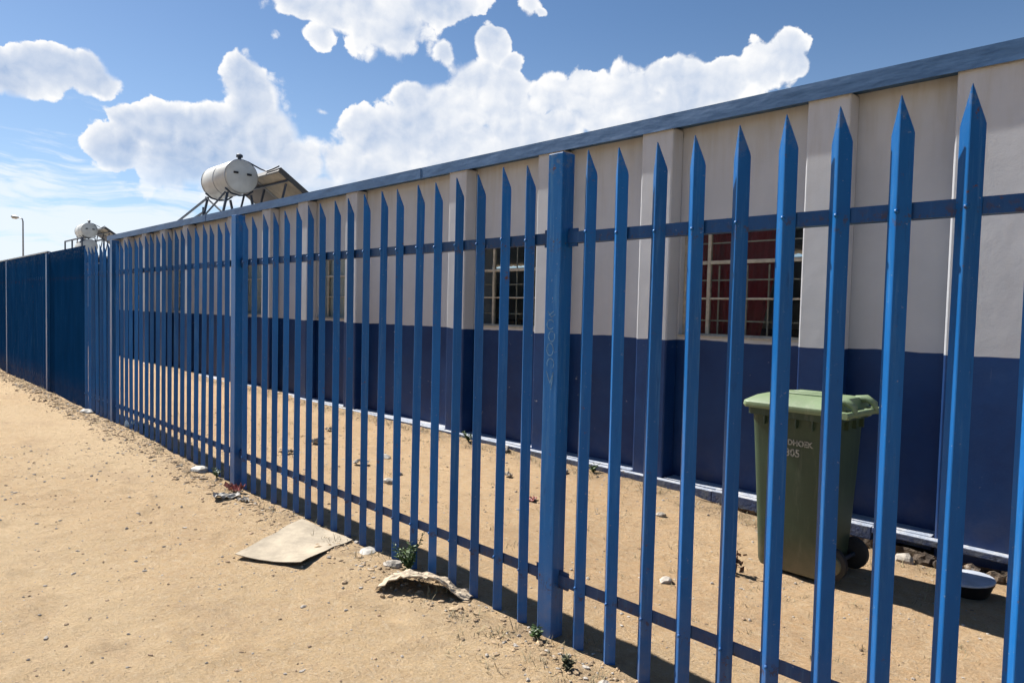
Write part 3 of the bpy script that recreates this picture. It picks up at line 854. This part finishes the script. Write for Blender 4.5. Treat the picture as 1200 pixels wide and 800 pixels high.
put_rock(-4.6, 4.34, .07, .6, M_stone, 'grey stone leaning on the blue wall base', 2.2, 'stones lying in the yard')
put_rock(-1.25, 4.32, .05, .7, M_stone, 'pale rubble stone beside the bin wheel at the wall base', 3.3, 'rubble stones at the wall base')
put_rock(-1.02, 4.33, .06, .7, M_stoned, 'brown rubble stone at the wall base between bin and basin', 5.3, 'rubble stones at the wall base')

for k_, (x, w_, lab) in enumerate([(-1.17, .055, 'dark brown rubble stone tucked under the ledge right of the pale one'), (-1.09, .042, 'small dark rubble stone second along under the ledge past the bin'),
        (-.94, .05, 'rough brown rubble stone under the ledge behind the basin'), (-.84, .045, 'brown rubble stone right of the basin at the wall base'), (-.74, .055, 'last brown rubble stone at the wall base, far right')]):
    put_rock(x, 4.375, w_, .8, M_rubble, lab, 11.3+k_*2.1, 'rubble stones at the wall base', rz=k_)
def scrap(x, y, s, mat, name, label, cat, seed, h=.03, rz=0):
    n = 8; mb = MB(); vs = []
    for j in range(n+1):
        for i in range(n+1):
            u = i/n-.5; v = j/n-.5
            z = h*(.5+noise.noise(Vector((u*4, v*4, seed)))+.5*noise.noise(Vector((u*9, v*9, seed))))
            vs.append((u*s*(1+.4*noise.noise(Vector((v*5, 1, seed)))), v*s*.6*(1+.4*noise.noise(Vector((u*5, 2, seed)))), max(.004, z)))
    mb.add(vs, [(j*(n+1)+i, j*(n+1)+i+1, (j+1)*(n+1)+i+1, (j+1)*(n+1)+i) for j in range(n) for i in range(n)])
    o = mb.build(name, mat, loc=(x, y, gz(x, y)+.004)); o.rotation_euler = (0, 0, rz)
    md = o.modifiers.new('thick', 'SOLIDIFY'); md.thickness = .0015
    tag(o, label, cat); return o
scrap(-4.62, 1.90, .11, M_red, 'wrapper', 'crumpled red wrapper on the sand just past the second post', 'litter', 2.2, .05, .4)
scrap(-4.50, 1.80, .15, M_litter, 'paper_scrap', 'torn white paper scrap next to the red wrapper', 'litter', 5.2, .03, 1.2)
scrap(-4.35, 1.86, .09, M_stone, 'paper_scrap', 'small beige paper scrap nearest side of the red wrapper', 'litter', 7.7, .025, .2)
scrap(-7.25, 2.02, .15, M_bluelit, 'plastic_scrap', 'pale blue plastic scrap under the pales before the third post', 'litter', 3.1, .08, .5)
scrap(-4.9, 3.05, .12, M_litter, 'plastic_scrap', 'white plastic scrap lying in the yard beyond the fence', 'litter', 8.1, .04, .9)
scrap(-5.9, 3.2, .14, M_litter, 'plastic_scrap', 'farther white plastic scrap in the yard near the blank blue wall', 'litter', 9.1, .05, 2)
scrap(-3.3, 3.4, .09, M_red, 'wrapper', 'faded red wrapper in the yard under the smaller window', 'litter', 4.1, .02, 2)
yard = [(-4.45, 3.1, 'stone', 'pale chip of stone in the yard halfway to the wall, nearest the middle pales', 1), (-5.6, 2.75, 'scrap', 'thin white scrap lying in the yard close behind the fence', 2),
        (-6.4, 3.6, 'scrap', 'white scrap far along the yard near the wall', 3), (-2.6, 3.9, 'stone', 'small pale pebble in front of the wall between window and bin', 4),
        (-1.95, 3.0, 'stone', 'small pebble on the open yard sand left of the bin', 5), (-3.9, 3.75, 'scrap', 'grey scrap near the wall under the small window', 6)]
for (x, y, kd, lab, sd_) in yard:
    if kd == 'stone': put_rock(x, y, .028+.006*(sd_ % 3), .5, M_stone, lab, sd_*1.7, 'stones lying in the yard', rz=sd_)
    else: scrap(x, y, .08+.02*(sd_ % 3), M_litter if sd_ != 6 else M_stone, 'plastic_scrap', lab, 'litter', sd_*3.3, .035, sd_)
# shrivelled brown leaves left of the bin
mb = MB(); rl = random.Random(21)
for i in range(26):
    c = Vector((rl.gauss(0, .018), rl.gauss(0, .018), .02+abs(rl.gauss(0, .045))))
    a = Vector((rl.uniform(-1, 1), rl.uniform(-1, 1), rl.uniform(-1, 1))).normalized()*.022; b_ = a.cross(Vector((rl.uniform(-1, 1), rl.uniform(-1, 1), 1))).normalized()*.012
    mb.add([c-a, c+b_, c+a, c-b_], [(0, 1, 2, 3)])
mb.tube([(0, 0, -.01), (.006, .004, .06), (.0, .012, .12)], .003, 5)
o = mb.build('withered_plant', M_twig, loc=(-1.80, 3.42, gz(-1.8, 3.42))); tag(o, 'withered reddish brown plant standing on the sand left of the bin', 'plant')

# ------------------------------------------------------------------ green weed
def weed(x, y, h, n, label, seed, mat=M_leaf, group=None, name='weed', spread=.6, leaves=True):
    rw = random.Random(seed); e = empty(name, (x, y, gz(x, y))); tag(e, label, 'weed', group)
    st = MB(); lf = MB()
    for i in range(n):
        a = rw.uniform(0, 6.28); t = rw.uniform(.05, spread); hh = h*rw.uniform(.5, 1.05)
        pts = []
        for k in range(6):
            q = k/5
            pts.append(Vector((math.cos(a)*math.sin(t)*hh*q*(1+.3*q)+.004*rw.uniform(-1, 1), math.sin(a)*math.sin(t)*hh*q*(1+.3*q)+.004*rw.uniform(-1, 1), hh*q*math.cos(t*q))))
        st.tube(pts, [.0022, .002, .0018, .0015, .0011, .0007], 5)
        if leaves:
            for k in range(26):
                q = rw.uniform(.12, 1); f = q*5; i0 = min(4, int(f)); p = pts[i0].lerp(pts[i0+1], f-i0)
                d = Vector((rw.gauss(0, 1), rw.gauss(0, 1), rw.uniform(-.2, 1))).normalized(); L = rw.uniform(.010, .026)
                s = d.cross(Vector((rw.uniform(-1, 1), rw.uniform(-1, 1), 1))).normalized()*L*.2
                lf.add([p, p+d*L*.5+s, p+d*L, p+d*L*.5-s], [(0, 1, 2, 3)])
    st.build('stem', mat, e)
    if leaves: lf.build('leaves', mat, e)
    return e
weed(-2.70, 1.955, .19, 20, 'green feathery weed growing at the foot of the fence above the crumpled cardboard', 5)
weed(-1.83, 1.925, .05, 5, 'tiny green weed at the foot of the nearest blue post', 8)
weed(-1.58, 1.83, .035, 7, 'low grey green weed on the sand right of the nearest post', 12, mat=M_dull)
weed(-5.05, 1.95, .09, 6, 'small weed growing just past the second post at the fence foot', 14)
weed(-6.95, 2.02, .10, 8, 'small weed among litter before the third post', 15)
weed(-3.55, 4.36, .07, 12, 'low weed at the wall base under the blank blue panel', 16)
weed(-5.1, 4.36, .10, 12, 'low weed at the wall base under the small dark window', 17)

# ------------------------------------------------------------------ ground cover: dry grass, gravel, leaf crumbs
def scatter_grass():
    rg = random.Random(31); mb = MB()
    spots = []
    for i in range(150): # along outer fence foot
        x = -rg.uniform(.2, 16); spots.append((x, 1.93+rg.gauss(0, .07)-.03, 1))
    for i in range(26): spots.append((rg.uniform(-2.1, -1.1), 1.74+rg.gauss(0, .07), .8))
    for i in range(260): spots.append((rg.uniform(-12, -1.0), 4.30+rg.gauss(0, .07), 1.1))
    for i in range(230): spots.append((rg.uniform(-9, -.6), rg.uniform(2.4, 4.2), .6))
    for (x, y, s) in spots:
        z = gz(x, y)
        for k in range(rg.randint(4, 12)):
            a = rg.uniform(0, 6.28); L = rg.uniform(.02, .07)*s; t = rg.uniform(.5, 1.5)
            b0 = Vector((x+rg.gauss(0, .02), y+rg.gauss(0, .02), z-.002))
            d = Vector((math.cos(a)*math.sin(t), math.sin(a)*math.sin(t), math.cos(t)))*L
            w_ = Vector((-math.sin(a), math.cos(a), 0))*.0016
            mb.add([b0-w_, b0+w_, b0+d*.6+w_*.7+Vector((0, 0, .004)), b0+d, b0+d*.6-w_*.7+Vector((0, 0, .004))], [(0, 1, 2, 3, 4)])
    o = mb.build('dry_grass', M_drygrass); tag(o, 'dry straw and grass crumbs along the fence foot and the wall base', 'dry grass', kind='stuff')
scatter_grass()
def scatter_gravel(name, mat, n, seed, label, region, big=1):
    rg = random.Random(seed); mb = MB()
    bm = bmesh.new(); bmesh.ops.create_icosphere(bm, subdivisions=1, radius=1)
    base = [v.co.copy() for v in bm.verts]; fs = [tuple(v.index for v in f.verts) for f in bm.faces]; bm.free()
    for i in range(n):
        x, y = region(rg); z = gz(x, y); s = min(.012, rg.lognormvariate(-5.6, .55))
        s *= big*(1+max(0, -x-4)*.05)
        sc_ = Vector((s*rg.uniform(.7, 1.5), s*rg.uniform(.6, 1), s*rg.uniform(.35, .75))); a = rg.uniform(0, 6.28)
        ca, sa = math.cos(a), math.sin(a); vs = []
        for v in base:
            q = Vector((v.x*sc_.x, v.y*sc_.y, v.z*sc_.z))*(1+.25*rg.uniform(-1, 1))
            vs.append((x+q.x*ca-q.y*sa, y+q.x*sa+q.y*ca, z+q.z+s*.12))
        mb.add(vs, fs)
    o = mb.build(name, mat); tag(o, label, 'gravel', kind='stuff')
def reg_all(rg):
    t = rg.random()
    if t < .30: return (-rg.uniform(.3, 12)**1.0, 1.90+rg.gauss(0, .10))
    if t < .62: return (-rg.uniform(.8, 7), rg.uniform(-.3, 1.9))
    if t < .72: return (-rg.uniform(1, 12), 4.30+rg.gauss(0, .07))
    return (-rg.uniform(.3, 8), rg.uniform(2.1, 4.3))
def reg_foot(rg):
    x = -rg.uniform(.6, 15); return (x, 1.86+rg.gauss(0, .09)+.02*math.sin(x*3))
scatter_gravel('soil_clods', M_clod, 2600, 44, 'dark crumbly soil clods along the foot of the fence', reg_foot, 1.7)
scatter_gravel('gravel', M_stone, 5200, 41, 'pale grit and pebbles scattered on the sand', reg_all)
scatter_gravel('soil_crumbs', M_stoned, 2600, 42, 'brown soil crumbs scattered on the sand', reg_all)

# real surface reflectances sit below the first picks: scale them once for all
for m_ in bpy.data.materials:
    b_ = m_.node_tree.nodes.get('Principled BSDF') if m_.use_nodes else None
    if b_ is None or not b_.inputs['Base Color'].is_linked: continue
    k_ = {'white_tank_coat': .8, 'pale_curtain': 1.0, 'cream_steel_frame': .7, 'white_plastic_litter': .52, 'dry_sand': .77, 'two_tone_wall_paint': .80, 'dirty_cardboard': .85, 'sun_bleached_cardboard': .66}.get(m_.name, .67)
    if 'fence_paint' in m_.name or 'post_paint' in m_.name or 'rail_paint' in m_.name: k_ = .82
    l_ = b_.inputs['Base Color'].links[0].from_socket
    m_.node_tree.links.new(VM(m_.node_tree, 'MULTIPLY', l_, (k_, k_, k_)), b_.inputs['Base Color'])

# ------------------------------------------------------------------ camera
cam = bpy.data.cameras.new('camera'); co = bpy.data.objects.new('camera', cam); COL.objects.link(co)
cam.sensor_fit = 'HORIZONTAL'; cam.sensor_width = 36; cam.lens = FPX/1200*36
cam.clip_start = .05; cam.clip_end = 2000
mt = Matrix((Rv, Uv, -Fv)).transposed().to_4x4(); mt.translation = CAM; co.matrix_world = mt
sc.camera = co

# ------------------------------------------------------------------ sun
sd = bpy.data.lights.new('sun', 'SUN'); so_ = bpy.data.objects.new('sun', sd); COL.objects.link(so_)
sd.energy = 5.0; sd.angle = R_(.53); sd.color = (1.0, .955, .88)
so_.rotation_euler = SUN.to_track_quat('Z', 'Y').to_euler(); so_.location = (0, 0, 30)

# ------------------------------------------------------------------ sky with clouds
world = bpy.data.worlds.new('World'); sc.world = world; world.use_nodes = True
nt = world.node_tree; nt.nodes.clear()
out = N(nt, 'ShaderNodeOutputWorld'); bg = N(nt, 'ShaderNodeBackground'); nt.links.new(bg.outputs[0], out.inputs[0])
sky = N(nt, 'ShaderNodeTexSky', sky_type='NISHITA'); sky.sun_disc = False
sky.sun_elevation = math.asin(SUN.z); sky.sun_rotation = math.atan2(SUN.x, SUN.y)
sky.altitude = 1600; sky.air_density = 1.0; sky.dust_density = .6; sky.ozone_density = 1.6
SKY_STRENGTH = .056
def px2ae(x, y):
    d = (Fv+Rv*((x-600)/FPX)-Uv*((y-400)/FPX)).normalized()
    # heading measured from the direction the street runs, left negative
    az = math.atan2(d.dot(R0), d.dot(Vector((-math.cos(PHI), math.sin(PHI), 0))))
    return az, math.asin(d.z)
tc = N(nt, 'ShaderNodeTexCoord').outputs['Generated']
dirn = VM(nt, 'NORMALIZE', tc)
dz = SEP(nt, dirn)[2]
az = M(nt, 'ARCTAN2', VM(nt, 'DOT_PRODUCT', dirn, tuple(R0)), VM(nt, 'DOT_PRODUCT', dirn, (-math.cos(PHI), math.sin(PHI), 0)))
el = M(nt, 'ARCSINE', dz)
cmb = N(nt, 'ShaderNodeCombineXYZ'); nt.links.new(az, cmb.inputs[0]); nt.links.new(el, cmb.inputs[1])
P = cmb.outputs[0]
BL = [  # cumulus heads: x, y, rx, ry, weight
 (135,172,32,26,1),(165,146,30,24,1),(205,152,46,34,1),(250,165,56,44,1),(290,98,28,30,1),(300,125,34,38,1),(322,162,36,40,1),(348,190,38,30,1),(215,190,66,36,.9),(285,200,72,42,.9),
 (402,190,32,26,1),(428,160,34,32,1),(468,162,42,46,1),(490,122,34,28,1),(520,135,40,42,1),(556,106,38,40,1),(592,116,34,34,1),(606,152,44,42,1),(540,178,72,42,1),(440,204,74,30,1),(362,222,70,24,.8),
 (578,52,26,24,.95),(602,72,16,16,.8),(519,66,17,17,.62),
 (650,112,42,24,.9),(690,96,32,18,.75),(655,150,44,26,.9),(705,128,42,32,1),(742,110,36,32,1),(775,90,26,24,.95),(805,100,40,36,1),(765,135,62,30,1),(850,92,42,26,1),(892,80,34,28,1),(920,62,26,24,1),(930,78,22,20,.95),(800,76,16,20,.8),
 (395,2,84,30,1),(450,30,56,34,1),(430,8,80,38,1),(510,4,54,26,1),(374,40,26,16,.8),(340,-5,34,18,.8),
 (10,86,44,26,.95),(55,76,36,22,1),(92,84,30,20,1),(116,96,24,13,.9),(-30,90,50,26,.9),
 (620,6,20,16,.55),(632,16,14,6,.5),(323,41,9,11,.42),(380,131,20,6,.36),
 (150,-120,160,50,1)]
wn = NOISE(nt, P, 14, 5, .62); wn2 = NOISE(nt, VM(nt, 'ADD', P, (3.3, 7.1, 0)), 14, 5, .62)
wc = N(nt, 'ShaderNodeCombineXYZ'); nt.links.new(wn, wc.inputs[0]); nt.links.new(wn2, wc.inputs[1])
warp = VM(nt, 'MULTIPLY', VM(nt, 'SUBTRACT', wc.outputs[0], (.5, .5, 0)), (.030, .030, 0))
Q = VM(nt, 'ADD', P, warp)
acc = None
for (x, y, rx, ry, w) in BL:
    if 0 <= x <= 1200 and y > -40: a0, e0 = px2ae(x, y)
    else: a0, e0 = (x-600)/820.0, (340-y)/900.0
    kx, ky = FPX*.84/rx, FPX*.84/ry
    n_ = N(nt, 'ShaderNodeVectorMath', operation='MULTIPLY_ADD')
    nt.links.new(Q, n_.inputs[0]); n_.inputs[1].default_value = (kx, ky, 0); n_.inputs[2].default_value = (-a0*kx, -e0*ky, 0)
    v = M(nt, 'MULTIPLY_ADD', VM(nt, 'DOT_PRODUCT', n_.outputs[0], n_.outputs[0]), -1.1, 1.0*w)
    acc = v if acc is None else M(nt, 'SMOOTH_MAX', acc, v, .16)
def puffs(p, detail):
    """heaped cauliflower relief: bumps on bumps"""
    a = VOR(nt, p, 19, 'SMOOTH_F1', 0); a.inputs['Smoothness'].default_value = .25
    b = VOR(nt, p, 44, 'F1', 0); c = VOR(nt, p, 95, 'F1', 0)
    h = M(nt, 'MULTIPLY', M(nt, 'SUBTRACT', .55, a.outputs['Distance']), .60)
    h = M(nt, 'MULTIPLY_ADD', M(nt, 'SUBTRACT', .5, b.outputs['Distance']), .30, h)
    h = M(nt, 'MULTIPLY_ADD', M(nt, 'SUBTRACT', .5, c.outputs['Distance']), .09, h)
    return M(nt, 'ADD', h, M(nt, 'MULTIPLY', M(nt, 'SUBTRACT', NOISE(nt, p, 30, detail, .6), .5), .75))
pf0 = puffs(Q, 7); pf1 = puffs(VM(nt, 'ADD', Q, (-.0060, .0085, 0)), 4)
D0 = M(nt, 'ADD', M(nt, 'SUBTRACT', acc, .20), M(nt, 'MULTIPLY', pf0, 1.75))
D0 = M(nt, 'MAXIMUM', D0, M(nt, 'MULTIPLY', M(nt, 'SUBTRACT', acc, .42), 1.5))
soft = SS(nt, NOISE(nt, P, 8, 2), .38, .68, .13, .60)
alpha = N(nt, 'ShaderNodeMapRange', interpolation_type='SMOOTHSTEP')
nt.links.new(D0, alpha.inputs[0]); alpha.inputs[1].default_value = .0; nt.links.new(soft, alpha.inputs[2]); alpha = alpha.outputs[0]
big0 = NOISE(nt, Q, 9, 4, .55); big1 = NOISE(nt, VM(nt, 'ADD', Q, (-.03, .04, 0)), 9, 4, .55)
relief = M(nt, 'SUBTRACT', pf0, pf1)
body = M(nt, 'SUBTRACT', big0, big1)
core = SS(nt, M(nt, 'MULTIPLY_ADD', D0, .5, M(nt, 'MULTIPLY', acc, .5)), .10, .85)
aA = px2ae(235, 170)[0]; aB = px2ae(470, 170)[0]
patch = SS(nt, NOISE(nt, VM(nt, 'ADD', P, (5.1, 2.2, 0)), 5.5, 3, .5), .36, .62)
# towers in the west stand against the light, the eastern ones catch it
back = M(nt, 'MAXIMUM', patch, SS(nt, az, aB, aA, 0, 1))
gain = M(nt, 'SUBTRACT', 1.3, M(nt, 'MULTIPLY', core, .62))
t_ = M(nt, 'ADD', .98, M(nt, 'MULTIPLY', gain, M(nt, 'ADD', M(nt, 'MULTIPLY', relief, 1.15), M(nt, 'MULTIPLY', body, .8))))
t_ = M(nt, 'SUBTRACT', t_, M(nt, 'MULTIPLY', core, M(nt, 'MULTIPLY_ADD', back, .44, .24)), clamp=True)
cc = MIX(nt, t_, (.40, .53, .76), (1.04, 1.04, 1.04))
# thin layered cloud low in the west
sp = VM(nt, 'MULTIPLY', P, (6.5, 42.0, 1)); sp = VM(nt, 'ADD', sp, (2.2, 1.7, 4))
swn = N(nt, 'ShaderNodeTexNoise'); nt.links.new(VM(nt, 'MULTIPLY', P, (9, 14, 1)), swn.inputs['Vector']); swn.inputs['Scale'].default_value = 1
sp = VM(nt, 'ADD', sp, VM(nt, 'MULTIPLY', swn.outputs['Color'], (.9, 1.6, 0)))
sn = NOISE(nt, sp, 1.0, 9, .60)
aL, _ = px2ae(0, 250); aR, _ = px2ae(300, 250)
lowm = M(nt, 'MULTIPLY', SS(nt, el, .215, .07), SS(nt, az, -.20, -.44))
hor = SS(nt, el, .13, .0, 0, .38)
sa = SS(nt, M(nt, 'ADD', sn, M(nt, 'MULTIPLY', lowm, .27)), .56, .74)
sa = M(nt, 'MULTIPLY', sa, M(nt, 'MULTIPLY', SS(nt, el, .26, .18), .85))
hz = SS(nt, el, .42, .02)
skyc = sky.outputs[0]
hs = N(nt, 'ShaderNodeHueSaturation'); hs.inputs['Saturation'].default_value = 1.12; nt.links.new(skyc, hs.inputs['Color'])
skys = VM(nt, 'MULTIPLY', hs.outputs[0], (SKY_STRENGTH, SKY_STRENGTH, SKY_STRENGTH))
veil = (.275, .35, .455)
CLB = .475
base = MIX(nt, M(nt, 'MULTIPLY', M(nt, 'ADD', M(nt, 'MULTIPLY', hz, .35), hor), .8, clamp=True), skys, veil)
c1 = MIX(nt, sa, base, (.43, .465, .505))
foot = SS(nt, el, .10, .20, .25, .985)
c2 = MIX(nt, M(nt, 'MULTIPLY', alpha, foot), c1, VM(nt, 'MULTIPLY', cc, (CLB, CLB, CLB)))
nt.links.new(c2, bg.inputs[0]); bg.inputs[1].default_value = 1.0
world.cycles.sampling_method = 'MANUAL'; world.cycles.sample_map_resolution = 512

# ------------------------------------------------------------------ render settings
sc.view_settings.view_transform = 'Standard'; sc.view_settings.look = 'None'; sc.view_settings.exposure = 1.05; sc.view_settings.gamma = 1
sc.render.engine = 'CYCLES'
sc.cycles.use_denoising = True
sc.cycles.max_bounces = 6; sc.cycles.diffuse_bounces = 2; sc.cycles.glossy_bounces = 2; sc.cycles.adaptive_threshold = .02; sc.cycles.transparent_max_bounces = 8
sc.cycles.caustics_reflective = False; sc.cycles.caustics_refractive = False
